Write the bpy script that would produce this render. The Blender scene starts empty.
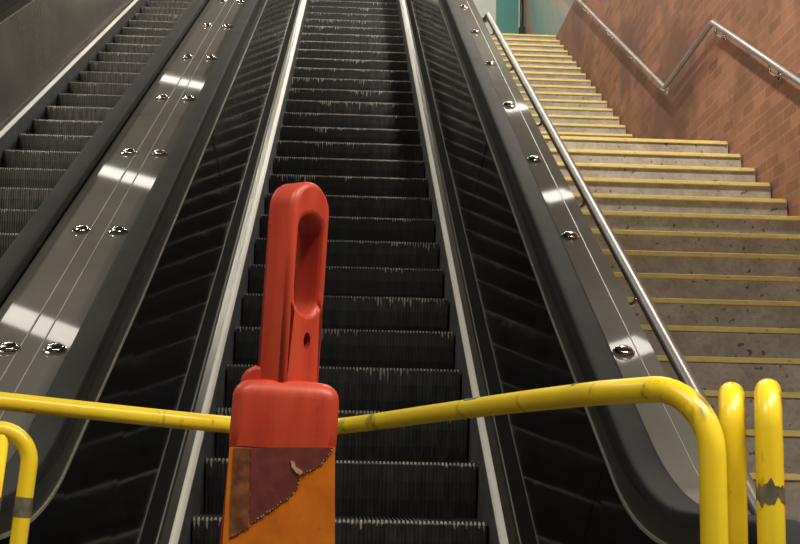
import bpy, bmesh, math, random
from mathutils import Vector, Matrix
random.seed(7)
SC = bpy.context.scene
COL = SC.collection
T30 = math.tan(math.radians(30))
CAM = Vector((0, 0, 1.05))
F = 1260.0

# ------------------------------------------------------------------ camera
PITCH, YAW, ROLL = math.radians(8.7301), math.radians(2.4858), 0.02
fw = Vector((math.sin(YAW) * math.cos(PITCH), math.cos(YAW) * math.cos(PITCH), math.sin(PITCH)))
r0 = Vector((math.cos(YAW), -math.sin(YAW), 0)); u0 = r0.cross(fw)
RT = r0 * math.cos(ROLL) + u0 * math.sin(ROLL)
UP = -r0 * math.sin(ROLL) + u0 * math.cos(ROLL)
cam = bpy.data.cameras.new('camera'); co = bpy.data.objects.new('camera', cam); COL.objects.link(co)
cam.sensor_width = 36.0; cam.sensor_fit = 'HORIZONTAL'; cam.lens = F / 800 * 36
cam.clip_start = 0.05; cam.clip_end = 200
m = Matrix((RT, UP, -fw)).transposed().to_4x4(); m.translation = CAM
co.matrix_world = m
SC.camera = co

# ------------------------------------------------------------------ helpers
class MB:
    """collects geometry for one mesh"""
    def __init__(s): s.v = []; s.f = []; s.sm = []
    def add(s, vs, fs, smooth=False):
        b = len(s.v); s.v += [tuple(p) for p in vs]
        for f in fs: s.f.append([b + i for i in f]); s.sm.append(smooth)
    def box(s, x0, x1, y0, y1, z0, z1):
        vs = [(x, y, z) for z in (z0, z1) for y in (y0, y1) for x in (x0, x1)]
        s.add(vs, [(0, 2, 3, 1), (4, 5, 7, 6), (0, 1, 5, 4), (2, 6, 7, 3), (0, 4, 6, 2), (1, 3, 7, 5)])
    def tube(s, pts, rad, n=14, cap=True):
        pts = [Vector(p) for p in pts]
        rings = []; prev = None
        for i, p in enumerate(pts):
            a = pts[max(i - 1, 0)]; b = pts[min(i + 1, len(pts) - 1)]
            d = (b - a).normalized()
            if prev is None:
                ref = Vector((0, 0, 1)) if abs(d.z) < .9 else Vector((1, 0, 0))
                nrm = (ref - d * ref.dot(d)).normalized()
            else:
                nrm = (prev - d * prev.dot(d)).normalized()
            prev = nrm; bn = d.cross(nrm)
            r = rad[i] if isinstance(rad, (list, tuple)) else rad
            rings.append([p + (nrm * math.cos(t) + bn * math.sin(t)) * r for t in [2 * math.pi * k / n for k in range(n)]])
        vs = [q for rg in rings for q in rg]
        fs = []
        for i in range(len(pts) - 1):
            for k in range(n):
                fs.append((i * n + k, i * n + (k + 1) % n, (i + 1) * n + (k + 1) % n, (i + 1) * n + k))
        s.add(vs, fs, True)
        if cap:
            s.add(rings[0], [list(range(n))[::-1]]); s.add(rings[-1], [list(range(n))])
    def sweep(s, prof, path, closed=True, smooth=False, caps=True):
        """profile (x, h) carried along path points (y, z), shifted vertically"""
        n = len(prof)
        vs = [(x, y, z + h) for (y, z) in path for (x, h) in prof]
        fs = []
        for i in range(len(path) - 1):
            for k in range(n if closed else n - 1):
                j = (k + 1) % n
                fs.append((i * n + k, i * n + j, (i + 1) * n + j, (i + 1) * n + k))
        s.add(vs, fs, smooth)
        if closed and caps:
            e = (len(path) - 1) * n
            s.add(vs[:n], [list(range(n))[::-1]]); s.add(vs[e:], [list(range(n))])
    def extrude(s, poly, ax):
        """poly: list of Vector; extruded by vector ax"""
        n = len(poly); a = Vector(ax)
        vs = [Vector(p) for p in poly] + [Vector(p) + a for p in poly]
        fs = [list(range(n))[::-1], [n + i for i in range(n)]]
        fs += [(i, (i + 1) % n, n + (i + 1) % n, n + i) for i in range(n)]
        s.add(vs, fs)
    def build(s, name, mat, parent=None, bevel=0, loc=None, autosmooth=False, subsurf=0):
        me = bpy.data.meshes.new(name); me.from_pydata(s.v, [], s.f); me.update()
        bm = bmesh.new(); bm.from_mesh(me)
        bmesh.ops.remove_doubles(bm, verts=bm.verts, dist=1e-6)
        bmesh.ops.recalc_face_normals(bm, faces=bm.faces)
        bm.to_mesh(me); bm.free()
        if len(me.polygons) == len(s.sm):
            me.polygons.foreach_set('use_smooth', s.sm)
        if autosmooth:
            me.polygons.foreach_set('use_smooth', [True] * len(me.polygons))
            me.set_sharp_from_angle(angle=math.radians(35))
        me.materials.append(mat)
        o = bpy.data.objects.new(name, me); COL.objects.link(o)
        if parent is not None: o.parent = parent
        if loc is not None: o.location = loc
        if bevel:
            b = o.modifiers.new('bevel', 'BEVEL'); b.width = bevel; b.segments = 2; b.limit_method = 'ANGLE'
        return o

def tag(o, label, cat, group=None, kind=None):
    o['label'] = label; o['category'] = cat
    if group: o['group'] = group
    if kind: o['kind'] = kind
    return o
def empty(name, loc, label, cat, group=None):
    o = bpy.data.objects.new(name, None); COL.objects.link(o); o.location = loc
    o.empty_display_size = .1
    return tag(o, label, cat, group)
def struct(o): o['kind'] = 'structure'; return o

def arc_bend(p0, pc, p1, r, n=8):
    """rounded corner at pc between p0 and p1"""
    p0, pc, p1 = Vector(p0), Vector(pc), Vector(p1)
    a = (p0 - pc).normalized(); b = (p1 - pc).normalized()
    ang = a.angle(b); d = r / math.tan(ang / 2)
    c = pc + (a + b).normalized() * (r / math.sin(ang / 2))
    s, e = pc + a * d - c, pc + b * d - c
    tot = s.angle(e); ax = s.cross(e).normalized()
    return [c + Matrix.Rotation(tot * i / n, 3, ax) @ s for i in range(n + 1)]
def roundpath(pts, r, n=8):
    out = [Vector(pts[0])]
    for i in range(1, len(pts) - 1):
        rr = r[i - 1] if isinstance(r, (list, tuple)) else r
        out += arc_bend(pts[i - 1], pts[i], pts[i + 1], rr, n)
    return out + [Vector(pts[-1])]

# ------------------------------------------------------------------ materials
class NT:
    def __init__(s, name):
        s.m = bpy.data.materials.new(name); s.m.use_nodes = True; s.t = s.m.node_tree
        s.b = s.t.nodes['Principled BSDF']
    def n(s, typ, **kw):
        o = s.t.nodes.new(typ)
        for k, v in kw.items(): setattr(o, k, v)
        return o
    def l(s, a, b): s.t.links.new(a, b)
    def val(s, sock, v):
        if hasattr(v, 'is_linked') or isinstance(v, bpy.types.NodeSocket): s.l(v, sock)
        else: sock.default_value = v
    def math(s, op, a, b=0.0, c=0.0, clamp=False):
        o = s.n('ShaderNodeMath', operation=op); o.use_clamp = clamp
        for i, v in enumerate((a, b, c)): s.val(o.inputs[i], v)
        return o.outputs[0]
    def mix(s, fac, a, b):
        o = s.n('ShaderNodeMix', data_type='RGBA')
        s.val(o.inputs[0], fac); s.val(o.inputs[6], a); s.val(o.inputs[7], b)
        return o.outputs[2]
    def noise(s, vec, scale, detail=3, rough=.55):
        o = s.n('ShaderNodeTexNoise'); o.inputs['Scale'].default_value = scale
        o.inputs['Detail'].default_value = detail; o.inputs['Roughness'].default_value = rough
        s.l(vec, o.inputs['Vector']); return o.outputs['Fac']
    def ramp(s, fac, lo, hi):
        o = s.n('ShaderNodeMapRange'); o.clamp = True
        s.val(o.inputs[0], fac); o.inputs[1].default_value = lo; o.inputs[2].default_value = hi
        return o.outputs[0]
    def obj(s): return s.n('ShaderNodeTexCoord').outputs['Object']
    def scale(s, vec, sc):
        o = s.n('ShaderNodeMapping'); s.l(vec, o.inputs[0]); o.inputs['Scale'].default_value = sc
        return o.outputs[0]
    def rot(s, vec, r):
        o = s.n('ShaderNodeMapping'); s.l(vec, o.inputs[0]); o.inputs['Rotation'].default_value = r
        return o.outputs[0]
    def set(s, **kw):
        for k, v in kw.items(): s.val(s.b.inputs[k.replace('_', ' ')], v)
        return s.m
    def bump(s, h, strength=.3, dist=.01):
        o = s.n('ShaderNodeBump'); o.inputs['Strength'].default_value = strength; o.inputs['Distance'].default_value = dist
        s.l(h, o.inputs['Height']); s.l(o.outputs[0], s.b.inputs['Normal'])

def rgb(r, g, b): return (r, g, b, 1)
def plain(name, col, rough=.5, metal=0, var=.25, sc=6, stretch=(1, 1, 1), **kw):
    t = NT(name); p = t.scale(t.obj(), stretch); nz = t.noise(p, sc, 4)
    dark = tuple(c * (1 - var) for c in col[:3]) + (1,); lite = tuple(min(1, c * (1 + var)) for c in col[:3]) + (1,)
    t.set(Base_Color=t.mix(t.ramp(nz, .3, .7), dark, lite), Roughness=rough, Metallic=metal, **kw)
    return t.m

M = {}
M['deck'] = plain('oxidised_steel', rgb(.175, .167, .148), .035, .0, .10, 3, Specular_IOR_Level=.6)
M['deckdark'] = plain('dark_steel', rgb(.04, .038, .034), .3, .5, .2, 4)
M['band'] = plain('bronze_band', rgb(.075, .072, .062), .28, .6, .15, 4)
M['strip'] = plain('worn_aluminium', rgb(.80, .77, .69), .5, .0, .12, 2.5, (3, .4, 1))
M['trim'] = plain('thin_aluminium', rgb(.30, .285, .25), .45, .2, .2, 3)
M['stainless'] = plain('stainless_tube', rgb(.30, .28, .265), .36, .5, .1, 5)
M['chrome'] = plain('chrome', rgb(.75, .73, .7), .12, 1, .05, 5)
M['rubber'] = plain('handrail_rubber', rgb(.022, .022, .022), .7, 0, .3, 5, Specular_IOR_Level=.2)
M['blackrub'] = plain('black_rubber', rgb(.015, .015, .015), .6, 0, .2, 8)
M['skirt'] = plain('skirt_steel', rgb(.11, .113, .12), .45, .2, .25, 6)
M['dark'] = plain('dark_void', rgb(.01, .01, .01), .8)
M['white'] = plain('white_paint', rgb(.62, .66, .60), .5, 0, .05, 2)
M['ceiling'] = plain('ceiling_paint', rgb(.22, .20, .17), .8, 0, .1, 2)
M['darkwall'] = plain('dark_wall_cladding', rgb(.10, .095, .085), .3, .1, .15, 1.5)
M['floor'] = plain('grey_terrazzo', rgb(.16, .15, .14), .45, 0, .3, 30)

def m_panel():
    t = NT('black_glass_panel'); p = t.obj()
    n = t.noise(p, 2.2, 5, .6); n2 = t.noise(t.scale(p, (1, 1, 4)), 9, 4, .6)
    sm = t.math('MULTIPLY', t.ramp(n, .45, .8), t.ramp(n2, .4, .75))
    return t.set(Base_Color=t.mix(sm, rgb(.006, .006, .006), rgb(.022, .021, .018)),
                 Roughness=t.math('MULTIPLY_ADD', t.ramp(n, .3, .8), .08, .05), Specular_IOR_Level=.6)
M['panel'] = m_panel()
M['footband'] = plain('matt_black_foot_band', rgb(.008, .008, .008), .75, 0, .2, 4, Specular_IOR_Level=.15)  # dull black for the added band that keeps reflections off the panel foot
M['panell'] = plain('painted_reflection_panel', rgb(.14, .132, .118), .22, .2, .2, 2)  # black panels with a grey reflection put into their colour

def m_step():
    t = NT('cleated_step_metal'); p = t.obj()
    sx = t.n('ShaderNodeSeparateXYZ'); t.l(p, sx.inputs[0])
    rnd = t.n('ShaderNodeObjectInfo').outputs['Random']
    cv = t.n('ShaderNodeCombineXYZ'); t.l(sx.outputs[0], cv.inputs[0]); t.l(t.math('MULTIPLY', rnd, 37.0), cv.inputs[1])
    fine = t.noise(cv.outputs[0], 75, 1, .5)              # one streak per cleat or so
    patch = t.noise(cv.outputs[0], 3.3, 2, .6)             # where on the step people scrape
    ln = t.math('MULTIPLY', t.ramp(fine, .46, .74), t.ramp(patch, .47, .74))
    ln = t.math('MULTIPLY_ADD', ln, .085, .009)
    depth = t.math('MULTIPLY', sx.outputs[2], -1.0)
    worn = t.math('LESS_THAN', depth, ln)
    onr = t.math('LESS_THAN', sx.outputs[1], .004)         # front face and nose only
    edge = t.math('MULTIPLY', worn, onr)
    speck = t.noise(p, 160, 2)
    edge = t.math('MULTIPLY', edge, t.ramp(speck, .25, .5))
    dust = t.math('MULTIPLY', t.ramp(t.noise(t.scale(p, (6, 2, 1.2)), 5, 4, .65), .42, .75), t.math('MULTIPLY_ADD', rnd, .8, .2))
    base = t.mix(dust, rgb(.014, .0135, .0128), rgb(.065, .06, .053))
    nose = t.mix(t.ramp(t.noise(cv.outputs[0], 30, 3), .3, .75), rgb(.16, .15, .14), rgb(.60, .57, .53))
    t.set(Base_Color=t.mix(edge, base, nose), Roughness=.5, Metallic=.25)
    return t.m
M['step'] = m_step()
def m_stepl():
    m2 = M['step'].copy(); m2.name = 'lit_cleated_step_metal'  # lighter copy: the stronger light on the left steps is put into the colour
    for n in m2.node_tree.nodes:
        if n.type == 'MIX':
            a = n.inputs[6].default_value
            if abs(a[0] - .014) < 1e-4:
                n.inputs[6].default_value = rgb(.055, .05, .045); n.inputs[7].default_value = rgb(.20, .175, .155)
    return m2
M['stepl'] = m_stepl()

def m_concrete():
    t = NT('stair_concrete'); p = t.obj()
    rnd = t.n('ShaderNodeObjectInfo').outputs['Random']
    a = t.n('ShaderNodeVectorMath', operation='ADD'); t.l(p, a.inputs[0])
    cb = t.n('ShaderNodeCombineXYZ'); t.l(t.math('MULTIPLY', rnd, 19.0), cb.inputs[0]); t.l(cb.outputs[0], a.inputs[1])
    q = a.outputs[0]
    n1 = t.noise(q, 5, 6, .65); n2 = t.noise(q, 45, 3, .6); sp = t.noise(q, 26, 2, .4)
    c = t.mix(t.ramp(n1, .28, .72), rgb(.31, .275, .23), rgb(.56, .505, .44))
    c = t.mix(t.math('MULTIPLY', t.ramp(n2, .45, .75), .5), c, rgb(.22, .19, .165))
    c = t.mix(t.math('MULTIPLY', t.ramp(sp, .69, .73), .8), c, rgb(.07, .06, .055))
    t.set(Base_Color=c, Roughness=.85); t.bump(n2, .25, .004)
    return t.m
M['concrete'] = m_concrete()
def m_nosing():
    t = NT('yellow_nosing_paint'); p = t.obj()
    n1 = t.noise(t.scale(p, (1, 3, 3)), 7, 5, .65); sp = t.noise(p, 33, 3, .6)
    c = t.mix(t.ramp(n1, .3, .7), rgb(.74, .57, .16), rgb(.90, .75, .28))
    c = t.mix(t.math('MULTIPLY', t.ramp(sp, .63, .76), .7), c, rgb(.20, .15, .06))
    t.set(Base_Color=c, Roughness=.55); return t.m
M['nosing'] = m_nosing()
def m_brick():
    t = NT('red_brick'); p = t.obj(); sx = t.n('ShaderNodeSeparateXYZ'); t.l(p, sx.inputs[0])
    cb = t.n('ShaderNodeCombineXYZ'); t.l(sx.outputs[1], cb.inputs[0]); t.l(sx.outputs[2], cb.inputs[1])
    b = t.n('ShaderNodeTexBrick'); t.l(cb.outputs[0], b.inputs['Vector'])
    b.inputs['Scale'].default_value = 1; b.inputs['Brick Width'].default_value = .235; b.inputs['Row Height'].default_value = .083
    b.inputs['Mortar Size'].default_value = .0055; b.inputs['Mortar Smooth'].default_value = .2; b.inputs['Bias'].default_value = -.1
    b.inputs['Color1'].default_value = rgb(.34, .145, .080); b.inputs['Color2'].default_value = rgb(.19, .078, .045)
    b.inputs['Mortar'].default_value = rgb(.28, .19, .13)
    n1 = t.noise(p, .9, 4, .6); n2 = t.noise(p, 40, 4, .6)
    c = t.mix(t.math('MULTIPLY', t.ramp(n1, .44, .6), .8), b.outputs['Color'], rgb(.12, .06, .04))
    c = t.mix(t.math('MULTIPLY', t.ramp(n2, .5, .75), .35), c, rgb(.14, .07, .045))
    t.set(Base_Color=c, Roughness=.6)
    t.bump(b.outputs['Fac'], -.6, .006)
    return t.m
M['brick'] = m_brick()
def m_mural():
    t = NT('streaked_teal_and_pink_tile'); p = t.rot(t.obj(), (.55, 0, 0))
    q = t.scale(p, (.3, 2.2, .35)); n1 = t.noise(q, 1.5, 4, .55)
    a = t.mix(t.ramp(n1, .36, .48), rgb(.10, .30, .27), rgb(.30, .31, .27))
    c = t.mix(t.ramp(n1, .48, .60), a, rgb(.46, .25, .19))
    n2 = t.noise(t.scale(p, (.3, 5, .5)), 2.5, 3, .5)
    c = t.mix(t.math('MULTIPLY', t.ramp(n2, .5, .7), .5), c, rgb(.24, .22, .19))
    t.set(Base_Color=c, Roughness=.3); return t.m
M['mural'] = m_mural()
M['teal'] = plain('teal_paint', rgb(.085, .27, .255), .4, 0, .12, 2)
def m_yellow():
    t = NT('yellow_enamel'); p = t.obj()
    n1 = t.noise(p, 6, 4, .6); n2 = t.noise(t.scale(p, (1, 1, .45)), 17, 4, .65)
    c = t.mix(t.ramp(n1, .3, .7), rgb(.86, .60, .018), rgb(.95, .74, .035))
    c = t.mix(t.math('MULTIPLY', t.ramp(n2, .60, .70), .8), c, rgb(.20, .13, .02))
    return t.set(Base_Color=c, Roughness=.3, Specular_IOR_Level=.5)
M['yellow'] = m_yellow()
M['scuff'] = plain('bare_scuffed_metal', rgb(.17, .155, .11), .5, .3, .4, 40)
M['bluegrey'] = plain('chipped_grey_patch', rgb(.12, .15, .16), .5, .2, .2, 30)
def m_red():
    t = NT('weathered_red_plastic'); p = t.obj()
    n1 = t.noise(t.scale(p, (5, 5, .8)), 7, 5, .6); n2 = t.noise(p, 60, 3, .6)
    c = t.mix(t.ramp(n1, .3, .75), rgb(.40, .032, .018), rgb(.60, .078, .034))
    c = t.mix(t.math('MULTIPLY', t.ramp(n2, .66, .74), .6), c, rgb(.25, .03, .02))
    t.set(Base_Color=c, Roughness=.42, Specular_IOR_Level=.45); t.bump(t.noise(p, 25, 4), .12, .004)
    return t.m
M['red'] = m_red()
def m_orange():
    t = NT('orange_reflective_sheeting'); p = t.obj()
    n1 = t.noise(p, 28, 5, .65); n2 = t.noise(p, 90, 4, .65)
    c = t.mix(t.ramp(n1, .3, .7), rgb(.50, .115, .004), rgb(.66, .185, .006))
    c = t.mix(t.math('MULTIPLY', t.ramp(n2, .62, .75), .55), c, rgb(.22, .06, .01))
    return t.set(Base_Color=c, Roughness=.45)
M['orange'] = m_orange()
M['maroon'] = plain('maroon_old_sheeting', rgb(.135, .028, .022), .5, 0, .3, 70)
M['brown'] = plain('brown_adhesive_residue', rgb(.16, .055, .022), .45, 0, .6, 75, (1, 1, .8))
M['fray'] = plain('frayed_sheeting_edge', rgb(.42, .26, .16), .7, 0, .3, 60)

# ------------------------------------------------------------------ escalators
def zline(y, R=1.2, y0=2.937):
    """nosing line: flat at the lower landing, arc, then 30 degrees"""
    tl = R * math.tan(math.radians(15))
    ya = y0 - tl; yb = y0 + tl * math.cos(math.radians(30))
    if y <= ya: return 0.0
    if y >= yb: return (y - y0) * T30
    return R - math.sqrt(R * R - (y - ya) ** 2)
YTOP = 14.95
def path(ys, ye=YTOP):
    pts = [ys] + [2.6 + .05 * i for i in range(14)] + [3.3 + 1.0 * i for i in range(1, 12)] + [ye]
    pts = sorted(p for p in set(pts) if ys <= p <= ye)
    return [(y, zline(y)) for y in pts]

def lift(y):
    t = min(1, max(0, (y - 2.65) / 1.0)); t = t * t * (3 - 2 * t)
    return .095 * (1 - t)
RUN, RISE = .3505, .3505 * T30
def step_mesh(name, mat):
    """one moving step: cleated riser and cleated tread, 1 m wide"""
    mb = MB(); nr = 69; w = 1.012; pit = w / nr
    prof = [(.030, -RISE - .015, -1, 0), (.012, -RISE * .7, -1, .05), (.003, -RISE * .35, -1, .05), (0, -.012, -1, .1), (.004, 0, -.7, .7), (.03, 0, 0, 1), (RUN + .035, 0, 0, 1)]
    xs = []
    for i in range(nr):
        x = -w / 2 + i * pit
        xs += [(x, 0), (x + pit * .5, 0), (x + pit * .5, 1), (x + pit, 1)]
    vs = []; n = len(prof)
    for x, d in xs:
        for (y, z, ny, nz) in prof: vs.append((x, y - ny * d * .006, z - nz * d * .006))
    fs = [(i * n + k, i * n + k + 1, (i + 1) * n + k + 1, (i + 1) * n + k) for i in range(len(xs) - 1) for k in range(n - 1)]
    mb.add(vs, fs)
    # closed body under the cleats
    mb.box(-w / 2, w / 2, .04, RUN + .03, -RISE - .01, -.01)
    me_o = mb.build(name, mat)
    return me_o

def escalator(cx, phase, label, stepmat, panelmat):
    root = empty('escalator', (cx, 2.6, 0), label, 'escalator', None)
    def put(o): o.location = o.location - Vector((0, 2.6, 0)); return o
    # steps
    proto = None
    for k in range(-4, 31):
        y = 4.43 + phase + RUN * k; z = (y - 2.937) * T30
        if proto is None:
            proto = step_mesh('step', stepmat); o = proto
        else:
            o = proto.copy(); COL.objects.link(o)
        o.parent = root; o.location = (0, y - 2.6, z)
    for s in (-1, 1):
        def P(pr): return [(s * x, h) for x, h in pr]
        pa = path(2.25)
        mb = MB(); mb.sweep(P([(.512, -.30), (.516, .098), (.524, .098), (.524, -.30)]), pa)
        put(mb.build('skirt', M['skirt'], root))
        mb = MB(); mb.sweep(P([(.5165, .085), (.5165, .094), (.519, .1), (.537, .117), (.543, .118), (.543, .085)]), pa)
        put(mb.build('skirt_moulding', M['strip'], root, autosmooth=True))
        mb = MB(); mb.sweep(P([(.5432, .085), (.5432, .1185), (.570, .122), (.590, .118), (.590, .085)]), pa)
        put(mb.build('lower_trim', M['band'], root))
        mb = MB(); mb.sweep(P([(.579, .112), (.579, .1235), (.583, .1235), (.583, .112)]), pa)
        put(mb.build('trim_bead', M['trim'], root, autosmooth=True))
        # inclined inner panels, with tight joints between the lengths
        mb = MB(); mb.sweep(P([(.588, .112), (.6100, .2305), (.63, .2305), (.61, .112)]), path(2.2))  # added band at the panel foot, hides the moulding's mirror image
        put(mb.build('added_foot_band', M['footband'] if panelmat is M['panel'] else panelmat, root))
        joints = [2.2, 3.52 if s > 0 else 3.18, 6.35, 9.1, 11.9, YTOP]
        def zl(y): return zline(y)
        for a, b in zip(joints[:-1], joints[1:]):
            g = .003
            # panel ends lie square to the slope on the incline
            mb = MB(); pp = [p for p in path(a, b)]
            n = 2; vs = []
            for i, (y, z) in enumerate(pp):
                for (x, h) in [(.6095, .23), (.705, .79), (.725, .79), (.630, .23)]:
                    yy = y
                    if i == 0 and a > 3: yy = y - (h - .4) * .30 + g
                    if i == len(pp) - 1 and b < YTOP: yy = y - (h - .4) * .30 - g
                    vs.append((s * x, yy, zl(yy) + h + (lift(yy) if h > .5 else 0)))
            fs = []
            for i in range(len(pp) - 1):
                for k in range(4):
                    j = (k + 1) % 4; fs.append((i * 4 + k, i * 4 + j, i * 4 + 4 + j, i * 4 + 4 + k))
            e = (len(pp) - 1) * 4
            fs += [(3, 2, 1, 0), (e, e + 1, e + 2, e + 3)]
            mb.add(vs, fs)
            put(mb.build('balustrade_panel', panelmat, root))
        mb = MB(); mb.sweep(P([(.7005, .786), (.7005, .7945), (.712, .7945), (.712, .786)]), [(y, z + lift(y)) for y, z in path(2.15)])
        put(mb.build('trim_bead', M['trim'], root, autosmooth=True))
        mb = MB(); mb.sweep(P([(.7045, .7945), (.7055, .86), (.722, .86), (.722, .7945)]), [(y, z + lift(y)) for y, z in path(2.15)])
        put(mb.build('upper_band', M['band'], root))
        mb = MB(); mb.sweep(P([(.722, .80), (.722, .944), (.768, .944), (.768, .80)]), path(2.2))
        put(mb.build('handrail_guide', M['dark'], root))
        # rubber handrail, wrapping round the newel
        xc, hw = .745, .041
        prof = []
        for i in range(13):
            a = math.pi * i / 12
            cxx = math.cos(a); sx = math.sin(a)
            prof.append((hw * math.copysign(abs(cxx) ** .45, cxx), .006 + .022 * abs(sx) ** .4))
        prof += [(-hw, -.008), (-hw * .6, -.012), (hw * .6, -.012), (hw, -.008)]
        ctr = []       # (y, z, ny, nz) centre line and outward normal
        pt = [(y, z + .944) for y, z in path(2.17)][::-1]
        for i, (y, z) in enumerate(pt):
            a = pt[max(0, i - 1)]; b = pt[min(len(pt) - 1, i + 1)]
            d = Vector((b[0] - a[0], b[1] - a[1])).normalized()
            ctr.append((y, z, d.y, -d.x))
        for i in range(1, 15):
            a = math.pi * i / 14; rr = .2
            ctr.append((2.17 - rr * math.sin(a), .744 + rr * math.cos(a), -math.sin(a), math.cos(a)))
        ctr.append((2.35, .544, 0, -1))
        mb = MB(); n = len(prof); vs = []
        for (y, z, ny, nz) in ctr:
            for (px, ph) in prof: vs.append((s * xc + px, y + ny * ph, z + nz * ph))
        fs = [(i * n + k, i * n + (k + 1) % n, (i + 1) * n + (k + 1) % n, (i + 1) * n + k) for i in range(len(ctr) - 1) for k in range(n)]
        fs += [list(range(n)), [(len(ctr) - 1) * n + k for k in range(n)][::-1]]
        mb.add(vs, fs)
        put(mb.build('handrail', M['rubber'], root, autosmooth=True))
        # newel end below the handrail
        mb = MB(); pl = [Vector((s * .70, 2.17, .93))]
        for i in range(1, 12):
            a = math.pi * i / 12; pl.append(Vector((s * .70, 2.17 - .185 * math.sin(a), .744 + .185 * math.cos(a))))
        pl += [Vector((s * .70, 2.17, .5)), Vector((s * .70, 2.22, .0)), Vector((s * .70, 2.42, .0)), Vector((s * .70, 2.42, .78)), Vector((s * .70, 2.3, .93))]
        mb.extrude(pl, (s * .068, 0, 0))
        put(mb.build('newel', M['panel'], root))
    mb = MB(); mb.box(-.51, .51, 2.25, 2.98, .0, .012); put(mb.build('comb_plate', M['stainless'], root))
    return root

ESC1, ESC2, WK = .005, -1.815, .935
escalator(ESC1, 0, 'black escalator in the middle, straight behind the red post, its two handrails in full view', M['step'], M['panel'])
e2 = escalator(ESC2, -.03, 'grey, brighter lit escalator at the far left, cut off by the left picture edge', M['stepl'], M['panell'])
e2.scale = (WK, 1, 1)      # the left escalator is a little narrower

# ------------------------------------------------------------------ metal decks beside the handrails
def knob_mesh():
    mb = MB(); n = 20
    prof = [(.034, 0), (.034, .003), (.029, .005), (.0275, .010), (.024, .0135), (.017, .0165), (.008, .018), (.0, .0182)]
    vs = [(r * math.cos(2 * math.pi * k / n), r * math.sin(2 * math.pi * k / n), h) for r, h in prof for k in range(n)]
    fs = [(i * n + k, i * n + (k + 1) % n, (i + 1) * n + (k + 1) % n, (i + 1) * n + k) for i in range(len(prof) - 1) for k in range(n)]
    mb.add(vs, fs, True)
    return mb
HD = .915
kproto = [None]
def knobs(root, xs, y0, dy, n):
    for i in range(n):
        for x in xs:
            if kproto[0] is None:
                o = kproto[0] = knob_mesh().build('knob', M['chrome'], root, autosmooth=True)
            else:
                o = kproto[0].copy(); COL.objects.link(o); o.parent = root
            y = y0 + dy * i + .005
            o.location = (x - root.location.x, y - root.location.y, zline(y) + HD + .002)
            o.rotation_euler = (math.radians(30), 0, 0)
def deckpart(name, root, x0, x1, h0, h1, mat, ys=2.12, ye=YTOP):
    mb = MB(); c = root.location
    mb.sweep([(x0 - c.x, h0), (x0 - c.x, h1), (x1 - c.x, h1), (x1 - c.x, h0)], [(y - c.y, z) for y, z in path(ys, ye)])
    return mb.build(name, mat, root, autosmooth=True)
rl = empty('escalator_deck', (-.915, 2.6, 0), 'wide grey metal deck with two rows of chrome knobs between the two escalators', 'deck')
xl, xr = ESC2 + .79 * WK, ESC1 - .79
jl = [2.05, 3.0, 6.1, 9.2, 12.3, YTOP]
for a, b in zip(jl[:-1], jl[1:]):
    deckpart('deck_panel', rl, xl, -.9475, .87, HD, M['deck'], a + .002, b - .002)
    deckpart('deck_panel', rl, -.8865, xr, .87, HD, M['deck'], a + .002, b - .002)
deckpart('seam_strip', rl, -.944, -.890, .87, HD - .001, M['deck'], 2.05)
deckpart('trim_bead', rl, -.9475, -.944, .87, HD + .003, M['trim'], 2.05)
deckpart('trim_bead', rl, -.890, -.8865, .87, HD + .003, M['trim'], 2.05)
mb = MB(); mb.sweep([(xl + .02 + .915, -.02), (xl + .02 + .915, .87), (xr - .02 + .915, .87), (xr - .02 + .915, -.02)], [(y - 2.6, z) for y, z in path(2.1)])
mb.build('deck_core', M['deckdark'], rl)
knobs(rl, (-.976, -.842), 3.706 - .8965, .8965, 13)

rr = empty('escalator_deck', (.87, 2.6, 0), 'narrow grey metal deck with one row of chrome knobs beside the concrete stairs', 'deck')
jr = [2.05, 4.15, 7.3, 10.4, 13.0, YTOP]
for a, b in zip(jr[:-1], jr[1:]):
    deckpart('deck_panel', rr, ESC1 + .79, .8905, .87, HD, M['deck'], a + .002, b - .002)
    deckpart('deck_panel', rr, .8935, .944, .87, HD, M['deck'], a + .002, b - .002)
deckpart('trim_bead', rr, .8905, .8935, .87, HD + .002, M['trim'], 2.05)
mb = MB(); mb.sweep([(ESC1 + .81 - .87, -.02), (ESC1 + .81 - .87, .87), (.94 - .87, .87), (.94 - .87, -.02)], [(y - 2.6, z) for y, z in path(2.1)])
mb.build('side_cladding', M['deckdark'], rr)
knobs(rr, (.848,), 3.775 - .9, .9, 13)

# ------------------------------------------------------------------ concrete stairs
SR, SH = .302, .302 * T30
YA = 2.98; XW = 2.835; XS = .946
NS = 20
YL = YA + SR * NS; ZL = SH * NS
st = empty('staircase', (1.88, 3.2, 0), 'concrete stairs with yellow painted nosings climbing beside the brick wall', 'stairs')
def srep(o, y, z): o.location = (0, y - 3.2, z)
hw = (XW - XS) / 2
def stepblock(depth, name='step'):
    mb = MB(); mb.box(-hw, hw, .016, depth + .02, -SH, 0)
    return mb.build(name, M['concrete'], st)
def nosing():
    mb = MB(); mb.box(-hw + .002, hw - .012, 0, .052, -.022, .0025)
    return mb.build('nosing', M['nosing'], None, bevel=.003)
sp = npz = None
def addstep(y, z):
    global sp, npz
    if sp is None:
        sp = stepblock(SR); npz = nosing(); a, b = sp, npz
    else:
        a = sp.copy(); COL.objects.link(a); b = npz.copy(); COL.objects.link(b)
    a.parent = st; srep(a, y, z); b.parent = a; b.location = (0, 0, 0)
for k in range(1, NS): addstep(YA + SR * k, SH * k)
lb = stepblock(1.56 + SR, 'landing'); srep(lb, YL, ZL)
b = npz.copy(); COL.objects.link(b); b.parent = lb
Y2 = YL + 1.56
for k in range(1, NS): addstep(Y2 + SR * k, ZL + SH * k)
YT = Y2 + SR * NS; ZT = ZL + SH * NS
addstep(YT, ZT)

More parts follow.
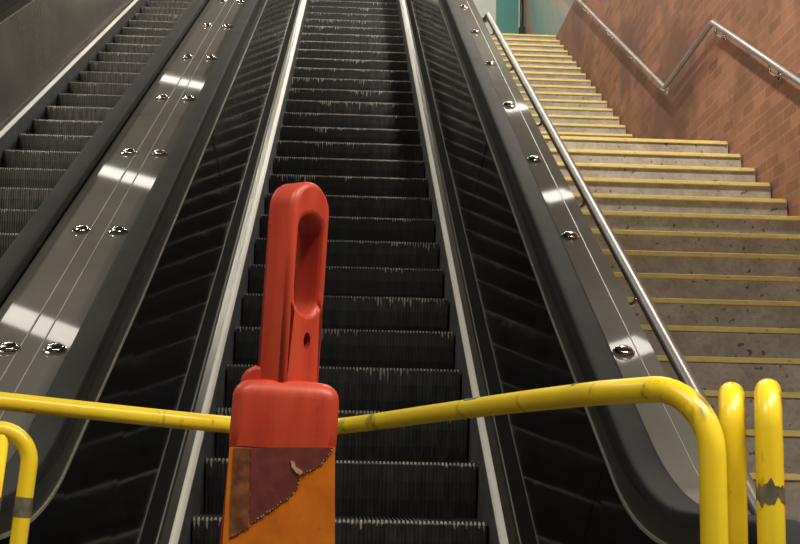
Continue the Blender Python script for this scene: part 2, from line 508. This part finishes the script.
# tubular handrail along the deck
def nzst(y): return (y - YA) * T30
hr = empty('stair_handrail', (1.02, 3.1, 0), 'round stainless handrail on brackets running down between the metal deck and the stairs', 'handrail')
RX = 1.034
def esz(y): return (y - 2.937) * T30 + .855
pts = [(.96, 9.34, esz(9.22)), (RX, 9.34, esz(9.22)), (RX, 9.2, esz(9.2)), (RX, 3.05, esz(3.05)), (RX, 2.75, esz(3.05) - .01), (RX, 2.75, esz(3.05) - .2)]
pts = roundpath(pts, [.035, .05, .12, .08], 6)
mb = MB(); mb.tube([Vector(p) - hr.location for p in pts], .0235, 16); mb.build('rail', M['stainless'], hr)
for y in (3.55, 4.40, 5.35, 6.55, 7.75, 8.8):
    z = esz(y)
    q = roundpath([(RX, y, z - .01), (RX, y, z - .07), (.947, y, z - .075)], .03, 5)
    mb = MB(); mb.tube([Vector(p) - hr.location for p in q], .008, 8)
    mb.tube([Vector((.945, y, z - .075)) - hr.location, Vector((.952, y, z - .075)) - hr.location], .028, 14)
    mb.build('bracket', M['chrome'], hr)
# handrail on the brick wall
wr = empty('wall_handrail', (XW, 6, 0), 'kinked stainless handrail bracketed to the red brick wall above the stairs', 'handrail')
WX = XW - .07; HH = .905
pts = [(WX, 3.0, nzst(2.85) + HH + .075), (WX, YL + .15, ZL + HH + .075), (WX, YL + 1.6, ZL + HH), (WX, YT - .05, ZT + HH - .03), (WX, YT + .35, ZT + HH)]
pts = roundpath(pts, [.07, .07, .1], 6)
mb = MB(); mb.tube([Vector(p) - wr.location for p in pts], .0215, 16); mb.build('rail', M['stainless'], wr)
def wz(y):
    if y < YL + .15: return nzst(y - .15) + HH + .075
    if y < YL + 1.56: return ZL + HH
    return ZL + (y - YL - 1.56) * T30 + HH
for y in (4.3, 6.1, 7.92, YL + .06, YL + 1.56 + .2, 12.0, 13.05, 14.4):
    z = wz(y)
    q = roundpath([(WX, y, z - .012), (WX, y, z - .085), (XW - .004, y, z - .095)], .045, 6)
    mb = MB(); mb.tube([Vector(p) - wr.location for p in q], .010, 8)
    mb.tube([Vector((XW - .008, y, z - .095)) - wr.location, Vector((XW, y, z - .095)) - wr.location], .034, 16)
    mb.build('bracket', M['chrome'], wr)

# ------------------------------------------------------------------ room shell
def sbox(name, mat, *a):
    mb = MB(); mb.box(*a); return struct(mb.build(name, mat))
sbox('floor', M['floor'], -3.7, 3.4, -3.0, 3.6, -.1, 0)
mb = MB()
mb.add([(XW, -3, -.1), (XW, 16.9, -.1), (XW, 16.9, ZT + .02), (XW, -3, ZT + .02), (XW + .25, -3, -.1), (XW + .25, 16.9, -.1), (XW + .25, 16.9, ZT + .02), (XW + .25, -3, ZT + .02)],
       [(0, 1, 2, 3), (7, 6, 5, 4), (0, 3, 7, 4), (1, 5, 6, 2), (3, 2, 6, 7), (0, 4, 5, 1)])
struct(mb.build('wall_right', M['brick']))
sbox('wall_right_upper', M['mural'], XW, XW + .25, -3, 20.0, ZT + .02, 10.8)
sbox('floor_upper', M['floor'], -3.7, XW, YT + .3, 20.2, ZT - .2, ZT)
sbox('trim_1', M['floor'], -3.7, XS - .01, YTOP + .02, YT + .3, ZT - .2, ZT)
sbox('wall_left', M['darkwall'], -3.9, -3.65, -3, 20.2, -.1, 10.8)
sbox('wall_back', M['white'], -3.7, XW + .25, 20.0, 20.2, ZT, 10.8)
CH = 3.50
mb = MB()
cp = [(-3, CH), (2.937, CH), (15.0, 12.063 * T30 + CH), (20.2, 12.063 * T30 + CH)]
mb.add([(x, y, z) for x in (-3.9, XW + .25) for y, z in cp] + [(x, y, z + .1) for x in (-3.9, XW + .25) for y, z in cp],
       [(0, 1, 5, 4), (1, 2, 6, 5), (2, 3, 7, 6), (8, 9, 13, 12), (9, 10, 14, 13), (10, 11, 15, 14)])
struct(mb.build('ceiling', M['ceiling']))

# things at the head of the stairs
dr = empty('teal_panel', (2.55, 19.93, ZT), 'tall teal painted panel standing at the top of the stairs', 'panel')
mb = MB(); mb.box(-.17, .20, 0, .06, 0, 2.6); mb.build('board', M['teal'], dr, bevel=.008)
mb = MB(); mb.box(.20, .225, -.02, .06, 0, 2.6); mb.build('edge_frame', M['white'], dr)
po = empty('slim_post', (2.755, 19.6, ZT), 'slim dark post with a black box next to the teal panel', 'post')
mb = MB(); mb.tube([(0, 0, 0), (0, 0, 2.4)], .03, 12); mb.build('pole', M['deckdark'], po)
mb = MB(); mb.tube([(0, 0, .01), (0, 0, 1.0)], .0315, 12); mb.build('pale_sleeve', M['white'], po)
mb = MB(); mb.box(-.045, .045, -.06, .04, 1.0, 1.17); mb.build('box', M['blackrub'], po, bevel=.008)

# ------------------------------------------------------------------ yellow barriers
def at(px, py, z): return CAM + (fw + RT * ((px - 400) / F) - UP * ((py - 272) / F)) * z
br = empty('tube_barricade', (-.1, 2.3, 0), 'long bent yellow tube barricade stretching across both sides of the red post', 'barricade')
R0 = .0172
ctrl = [Vector((-1.36, 1.93, .02)), Vector((-1.36, 1.93, 1.185)), at(0, 401, 2.36), at(150, 417, 2.46), at(228, 424.5, 2.55), at(290, 429, 2.66), at(345, 425.5, 2.66), at(430, 414, 2.35), at(520, 402, 2.02), at(600, 393, 1.745), at(640, 390, 1.66), at(711, 386.5, 1.585)]
corner = ctrl[-1].copy(); foot = Vector((at(710.5, 540, 1.585).x, corner.y, .02))
top = ctrl[1:-1]
left = arc_bend(ctrl[0], ctrl[1], ctrl[2], .09)
right = arc_bend(ctrl[-2], corner, foot, .085, 12)
mid = ctrl[2:-1]
# smooth the bent rail with a spline
def spline(ps, n=6):
    out = []
    for i in range(len(ps) - 1):
        p0 = ps[max(i - 1, 0)]; p1 = ps[i]; p2 = ps[i + 1]; p3 = ps[min(i + 2, len(ps) - 1)]
        for k in range(n):
            t = k / n
            out.append(.5 * ((2 * p1) + (p2 - p0) * t + (2 * p0 - 5 * p1 + 4 * p2 - p3) * t * t + (3 * p1 - p0 - 3 * p2 + p3) * t ** 3))
    return out + [ps[-1]]
rail = spline(mid[:-1], 6)
allp = [ctrl[0]] + left + rail + right + [foot]
O = br.location
mb = MB(); mb.tube([p - O for p in allp], R0, 16); mb.build('frame_tube', M['yellow'], br)
for px, d in ((-1.36, 1.93), (foot.x, foot.y)):
    mb = MB(); mb.tube([Vector((px, d - .22, .02)) - O, Vector((px, d + .22, .02)) - O], .017, 10); mb.build('foot', M['yellow'], br)
def sleeve(parent, a, b, r, mat, name, off):
    mb = MB(); mb.tube([a - off, a.lerp(b, .5) - off, b - off], r, 16); o = mb.build(name, mat, parent); return o
def rsleeve(px0, py0, px1, py1):
    pass
# chipped grey patch on top of the rail, right of the middle
def near(pxx):
    return min(range(len(rail)), key=lambda i: abs((400 + F * (rail[i] - CAM).dot(RT) / (rail[i] - CAM).dot(fw)) - pxx))
def patch(px, half, name, mat):
    i = near(px); p = rail[i]; d = (rail[i + 1] - rail[i - 1]).normalized()
    n = Vector((0, 0, 1)); n = (n - d * n.dot(d)).normalized(); b_ = d.cross(n)
    mb = MB(); vs = []; rows = 9; cols = 7
    random.seed(int(px))
    for a in range(rows):
        tt = (a / (rows - 1) - .5) * 2
        wob = .75 + .35 * random.random()
        for c in range(cols):
            th = (c / (cols - 1) - .5) * 1.5 * wob * math.sqrt(max(.04, 1 - tt * tt))
            vs.append(p - O + d * (tt * half) + (n * math.cos(th) + b_ * math.sin(th)) * (R0 + .0006))
    fs = [(a * cols + c, a * cols + c + 1, (a + 1) * cols + c + 1, (a + 1) * cols + c) for a in range(rows - 1) for c in range(cols - 1)]
    mb.add(vs, fs, True); o = mb.build(name, mat, br); o['label'] = 'chipped blue-grey paint patch'
patch(472, .036, 'paint_chip', M['bluegrey'])
patch(572, .012, 'paint_chip', M['scuff'])

def hoop(name, near_px, top_py, z, length, dirv, label, r, bend, group, zwraps):
    p = at(near_px, top_py, z); p.z -= r
    root = empty(name, (p.x, p.y, 0), label, 'barrier', group)
    d = Vector(dirv).normalized()
    a = Vector((0, 0, .0)); b = Vector((0, 0, p.z)); c = b + d * length; e = Vector((c.x, c.y, 0))
    mb = MB(); mb.tube(roundpath([a, b, c, e], bend, 10), r, 16); mb.build('frame_tube', M['yellow'], root)
    mb = MB(); mb.tube([Vector((0, 0, .16)), Vector((c.x, c.y, .16))], r * .75, 10); mb.build('bottom_rail', M['yellow'], root)
    for (h, dh) in zwraps:
        mb = MB(); n = 48; vs = []
        for top in (-1, 1):
            for k in range(n):
                t_ = 2 * math.pi * k / n
                j = .004 * math.sin(3 * t_ + top) + .003 * math.sin(7 * t_ + 2 * top) + .002 * math.sin(13 * t_)
                vs.append((math.cos(t_) * (r + .0005), math.sin(t_) * (r + .0005), h + top * dh + j))
        mb.add(vs, [(k, (k + 1) % n, n + (k + 1) % n, n + k) for k in range(n)], True)
        o = mb.build('scuff_band', M['scuff'], root); o['label'] = 'worn grey scuff band'
    return root
va = (at(731, 400, 2.0) - at(731, 400, 1.6)); va.z = 0
hoop('hoop_barrier', 731, 379, 1.64, .30, va, 'narrow yellow hoop barrier touching the bend of the long barricade', .0172, .05, 'yellow hoop barriers', [])
vb = (at(767, 400, 2.0) - at(767, 400, 1.6)); vb.z = 0
pz = at(767, 493, 1.6).z
hoop('hoop_barrier', 767.5, 375.5, 1.60, .30, vb, 'rightmost yellow hoop barrier, with a grey scuffed band, in front of the stairs', .0172, .05, 'yellow hoop barriers', [(pz, .011)])
# the barrier at the left edge
lh = empty('tube_barrier', (-.5, 2.03, 0), 'yellow tube barrier with a rounded corner at the lower left edge of the picture', 'barrier')
pc = at(33, 429, 2.0); r = .0135
d = Vector((-1, -.30, 0)).normalized(); base = Vector((at(33, 440, 2.0).x, at(33, 440, 2.0).y, 0))
O2 = lh.location
tp = pc.z - .002
lean = Vector((-.030, 0, 0))
A0 = base + lean * 0 ; A0 = Vector((at(20, 544, 2.0).x - .062, base.y, 0))
pts = roundpath([A0, Vector((base.x, base.y, tp)), Vector((base.x, base.y, tp)) + d * .75, Vector((A0.x, A0.y, 0)) + d * .75], .05, 10)
mb = MB(); mb.tube([p - O2 for p in pts], r, 16); mb.build('frame_tube', M['yellow'], lh)
q1 = A0 + d * .043; q2 = Vector((base.x, base.y, tp)) + d * .046
mb = MB(); mb.tube([Vector((q1.x, q1.y, .12)) - O2, q2 - O2], .0115, 12); mb.build('upright_bar', M['yellow'], lh)
mb = MB(); mb.tube([A0.lerp(Vector((base.x, base.y, tp)), .11) - O2, (A0 + d * .75).lerp(Vector((base.x, base.y, tp)) + d * .75, .11) - O2], .011, 10); mb.build('bottom_rail', M['yellow'], lh)
for (P0, P1, rad) in ((A0, Vector((base.x, base.y, tp)), r), (q1, q2, .0115)):
    zc = at(22, 505, 2.0).z
    f0 = (zc - .018 - P0.z) / (P1.z - P0.z); f1 = (zc + .013 - P0.z) / (P1.z - P0.z)
    mb = MB(); mb.tube([P0.lerp(P1, f0) - O2, P0.lerp(P1, f1) - O2], rad + .0006, 16, cap=False)
    o = mb.build('scuff_band', M['scuff'], lh); o['label'] = 'worn dark scuff band'

# ------------------------------------------------------------------ red post with a loop handle
ZP = 1.40; PXM = ZP / F
base = at(284, 462, ZP)
pr = empty('channelizer_post', (base.x, base.y, 0), 'red and orange plastic post with a loop handle, torn sheeting on its front', 'post')
pr.rotation_euler = (0, math.radians(2.2), 0)
ZH = 1.05
def L(px, py):
    """point of the post's front face in the post's own frame"""
    p = at(px, py, ZP)
    zz = p.z; x = p.x - base.x
    a = math.radians(2.2)
    return x * math.cos(a) - zz * math.sin(a), x * math.sin(a) + zz * math.cos(a)
# body: rounded slab with domed shoulders
def body_ring(z, hw_, hd, rc, n=6):
    out = []
    for (sx, sy, a0) in ((1, 1, 0), (-1, 1, 90), (-1, -1, 180), (1, -1, 270)):
        for i in range(n + 1):
            a = math.radians(a0 + 90 * i / n)
            out.append((sx * (hw_ - rc) + rc * math.cos(a), sy * (hd - rc) + rc * math.sin(a), z))
    return out
x0, zs = L(232, 383); x1, _ = L(339, 395); xb0, zsh = L(228, 446); xb1, _ = L(335, 446)
cxb = (x0 + x1) / 2; hwb = (x1 - x0) / 2
_, ztop = L(290, 379.5)
HDp = .042
mb = MB()
rows = [(.06, hwb * 1.40, HDp, .012), (.5, hwb * 1.215, HDp, .012), (zsh - .001, hwb * .985, HDp, .012), (zsh + .001, hwb * 1.0, HDp + .002, .014), (ztop - .055, hwb * 1.01, HDp + .003, .016)] + [(ztop - .020 + .020 * math.sin(q), hwb * 1.005 - .020 * (1 - math.cos(q)), HDp + .003 - .016 * (1 - math.cos(q)), .018) for q in (0, .3, .6, .9, 1.2, 1.4, 1.57)] + [(ztop + .0015, hwb * .5, HDp - .022, .012)]
rings = []
for (z, a, b_, c) in rows:
    rg = body_ring(z, a, b_, c); rings.append([(x + cxb, y + HDp, zz) for x, y, zz in rg])
n = len(rings[0]); vs = [p for rg in rings for p in rg]
fs = [(i * n + k, i * n + (k + 1) % n, (i + 1) * n + (k + 1) % n, (i + 1) * n + k) for i in range(len(rings) - 1) for k in range(n)]
fs += [list(range(n))[::-1], [(len(rings) - 1) * n + k for k in range(n)]]
mb.add(vs, fs); body = mb.build('body', M['red'], pr, autosmooth=True)
# foot block
mb = MB(); mb.box(cxb - .2, cxb + .2, -.14, .24, 0, .065); mb.build('base', M['blackrub'], pr, bevel=.015)
# rear lug at the left of the handle root
lx, lz = L(246, 379)
mb = MB()
prof = [(-.010, -.03), (-.009, .004), (-.003, .013), (.006, .018), (.030, .018), (.03, -.03)]
mb.extrude([Vector((lx + x, .022, lz + z)) for x, z in prof], (0, .05, 0)); mb.build('rear_lug', M['red'], pr, bevel=.004)
# handle: stadium loop, turned to show its edge and its open side
hx0, hz0 = L(285.5, 383); hx1, hz1 = L(298.5, 165)
PHI = math.radians(37)
Dh, Th = .069, .042
Hh = hz1 - hz0
def stad(w, zb, zt, n=14, rb=None, square_bottom=False):
    r_ = w / 2; out = []
    for i in range(n + 1):
        a = math.pi * i / n; out.append((r_ * math.cos(a), zt - r_ + r_ * math.sin(a)))
    if square_bottom: out += [(-r_, zb), (r_, zb)]
    else:
        for i in range(n + 1):
            a = math.pi + math.pi * i / n; out.append((r_ * math.cos(a), zb + r_ + r_ * math.sin(a)))
    return out
_, hzt = L(312, 203); _, hzb = L(312, 308)
bm = bmesh.new()
def ring_edges(pts, x):
    vv = [bm.verts.new((x, y, z)) for y, z in pts]
    return vv, [bm.edges.new((vv[i], vv[(i + 1) % len(vv)])) for i in range(len(vv))]
outer = stad(Dh, -.01, Hh, square_bottom=True)
inner = [(y, z) for y, z in stad(Dh * .65, hzb - hz0, hzt - hz0)]
hole = [(.004 + .0062 * math.cos(t_), L(303, 336)[1] - hz0 + .0100 * math.sin(t_)) for t_ in [2 * math.pi * i / 14 for i in range(14)]]
es = []
for pl in (outer, inner, hole): es += ring_edges(pl, -Th / 2)[1]
r_ = bmesh.ops.triangle_fill(bm, use_beauty=True, use_dissolve=False, edges=es)
def inside(c, pl):
    k = False; j = len(pl) - 1
    for i in range(len(pl)):
        if (pl[i][1] > c[1]) != (pl[j][1] > c[1]) and c[0] < (pl[j][0] - pl[i][0]) * (c[1] - pl[i][1]) / (pl[j][1] - pl[i][1]) + pl[i][0]: k = not k
        j = i
    return k
bad = [f for f in bm.faces if inside((f.calc_center_median().y, f.calc_center_median().z), inner) or inside((f.calc_center_median().y, f.calc_center_median().z), hole)]
bmesh.ops.delete(bm, geom=bad, context='FACES')
ex = bmesh.ops.extrude_face_region(bm, geom=list(bm.faces))
for v in ex['geom']:
    if isinstance(v, bmesh.types.BMVert): v.co.x += Th
bmesh.ops.recalc_face_normals(bm, faces=bm.faces)
me = bpy.data.meshes.new('loop_handle'); bm.to_mesh(me); bm.free(); me.materials.append(M['red'])
wat = me.attributes.new('bevel_weight_edge', 'FLOAT', 'EDGE')
zc_ = L(303, 336)[1] - hz0
for e in me.edges:
    a_, b_ = me.vertices[e.vertices[0]].co, me.vertices[e.vertices[1]].co
    if abs(a_.x - b_.x) > 1e-5: 
        continue
    onout = any(abs(a_.y - p[0]) + abs(a_.z - p[1]) < 1e-5 for p in outer + inner) and any(abs(b_.y - p[0]) + abs(b_.z - p[1]) < 1e-5 for p in outer + inner)
    adj = [f for f in me.polygons if e.key in f.edge_keys]
    if onout and len(adj) == 2 and adj[0].normal.angle(adj[1].normal) > .8: wat.data[e.index].value = 1.0
ho = bpy.data.objects.new('loop_handle', me); COL.objects.link(ho); ho.parent = pr
ho.location = (hx0, HDp * 1.0, hz0); ho.rotation_euler = (0, math.atan2(hx1 - hx0, Hh), -PHI)
bv = ho.modifiers.new('bevel', 'BEVEL'); bv.width = .007; bv.segments = 3; bv.limit_method = 'WEIGHT'
me.polygons.foreach_set('use_smooth', [True] * len(me.polygons)); me.set_sharp_from_angle(angle=math.radians(50))
# sheeting on the front
def plate(name, pxs, t0, t1, mat, label=None, parent=pr):
    mb = MB(); pl = []
    for px, py in pxs:
        x, z = L(px, py); pl.append(Vector((x, -t0, z)))
    mb.extrude(pl, (0, -(t1 - t0), 0)); o = mb.build(name, mat, parent)
    if label: o['label'] = label
    return o
x_, zlow = L(280, 640)
sh = plate('sheeting', [(229.5, 447), (335, 447), (334.5, 700), (215, 700)], -.002, .0012, M['orange'], 'orange sheeting')
def jag(poly, amp=1.0, seed=3):
    random.seed(seed); out = []
    for a, b in zip(poly[:-1], poly[1:]):
        k = max(1, int(math.hypot(b[0] - a[0], b[1] - a[1]) / 3))
        for i in range(k): out.append((a[0] + (b[0] - a[0]) * i / k + random.uniform(-amp, amp), a[1] + (b[1] - a[1]) * i / k + random.uniform(-amp, amp)))
    return out + [poly[-1]]
edge = jag([(332, 450), (327, 458), (317, 467), (304, 473.5), (299, 476), (298, 486), (290, 497), (276, 506), (264, 514), (251, 525)], .8)
plate('maroon_patch', [(251, 447.5), (332.5, 447.5)] + edge, .0012, .0024, M['maroon'], 'dark maroon leftover sheeting')
le = jag([(250, 448), (250, 470), (251, 500), (249, 527), (231, 537)], .7, 5)
plate('brown_strip', [(231, 537), (231.5, 500), (234, 448)] + le[:-1], .0012, .0028, M['brown'], 'wrinkled brown strip')
# frayed edge: a narrow ragged lip along the tear
random.seed(11)
mb = MB()
for (px, py) in edge[::1] + [(233, 534), (240, 532), (246, 529)]:
    x, z = L(px + random.uniform(-.6, .6), py + random.uniform(-.4, .4)); s_ = random.uniform(.0003, .0008)
    mb.box(x - s_, x + s_, -.0034, -.0012, z - s_, z + s_)
mb.build('frayed_edge', M['fray'], pr)
tear = plate('torn_flap', jag([(291, 460), (295, 462), (296, 467), (303, 472), (301, 475), (297, 473), (292, 467), (291, 460)], .4, 8)[:-1], .0012, .0042, M['fray'], 'curled pale tear')

# ------------------------------------------------------------------ lights
def area(name, loc, sx, sy, power, rot=(0, 0, 0), col=(1, .93, .80), spread=math.pi):
    l = bpy.data.lights.new(name, 'AREA'); l.shape = 'RECTANGLE'; l.size = sx; l.size_y = sy; l.energy = power; l.color = col
    l.spread = spread
    o = bpy.data.objects.new(name, l); COL.objects.link(o); o.location = loc; o.rotation_euler = rot; return o
tilt = (math.radians(30), 0, 0)
def turned(a): return (Matrix.Rotation(math.radians(30), 3, 'X') @ Matrix.Rotation(math.radians(a), 3, 'Z')).to_euler()
for y in (3.85, 7.03, 10.2, 13.86, 17.2):
    z = (y - 2.937) * T30 + 3.44
    area('diffuser_left', (-2.22, y, z), .95, .26, 2.4, turned(-36))
    area('fill_row_left', (-3.05, y, z), .7, .30, 40, tilt)  # added fill row, set aside so the decks do not mirror it
for k in range(0, 4):
    y = 6.88 + 3.13 * k; z = (y - 2.937) * T30 + 3.44
    area('diffuser_stairs', (2.07, y, z), .42, .26, 1.2, turned(36))
    area('lamp_row_stairs', (1.64, y, z), .16, .30, 80, tilt)
for y in (10.0, 13.3):
    area('fill_row_middle', (-.6, y, (y - 2.937) * T30 + 3.44), .4, .3, 26, tilt)  # added fill light to brighten the upper middle steps
area('lamp_upper_hall', (.5, 17.8, 10.3), 3.0, .6, 60)
for x, y, p in ((-1.2, .2, 32), (.9, .3, 50), (2.0, 1.2, 46)):
    area('lamp_lower_hall', (x, y, 3.45), 1.2, .3, p)

w = bpy.data.worlds.new('world'); SC.world = w; w.use_nodes = True
w.node_tree.nodes['Background'].inputs[0].default_value = (.9, .88, .84, 1)
w.node_tree.nodes['Background'].inputs[1].default_value = .02

SC.view_settings.view_transform = 'Standard'; SC.view_settings.look = 'None'
SC.view_settings.gamma = 1; SC.view_settings.use_curve_mapping = False
SC.view_settings.exposure = 0.52
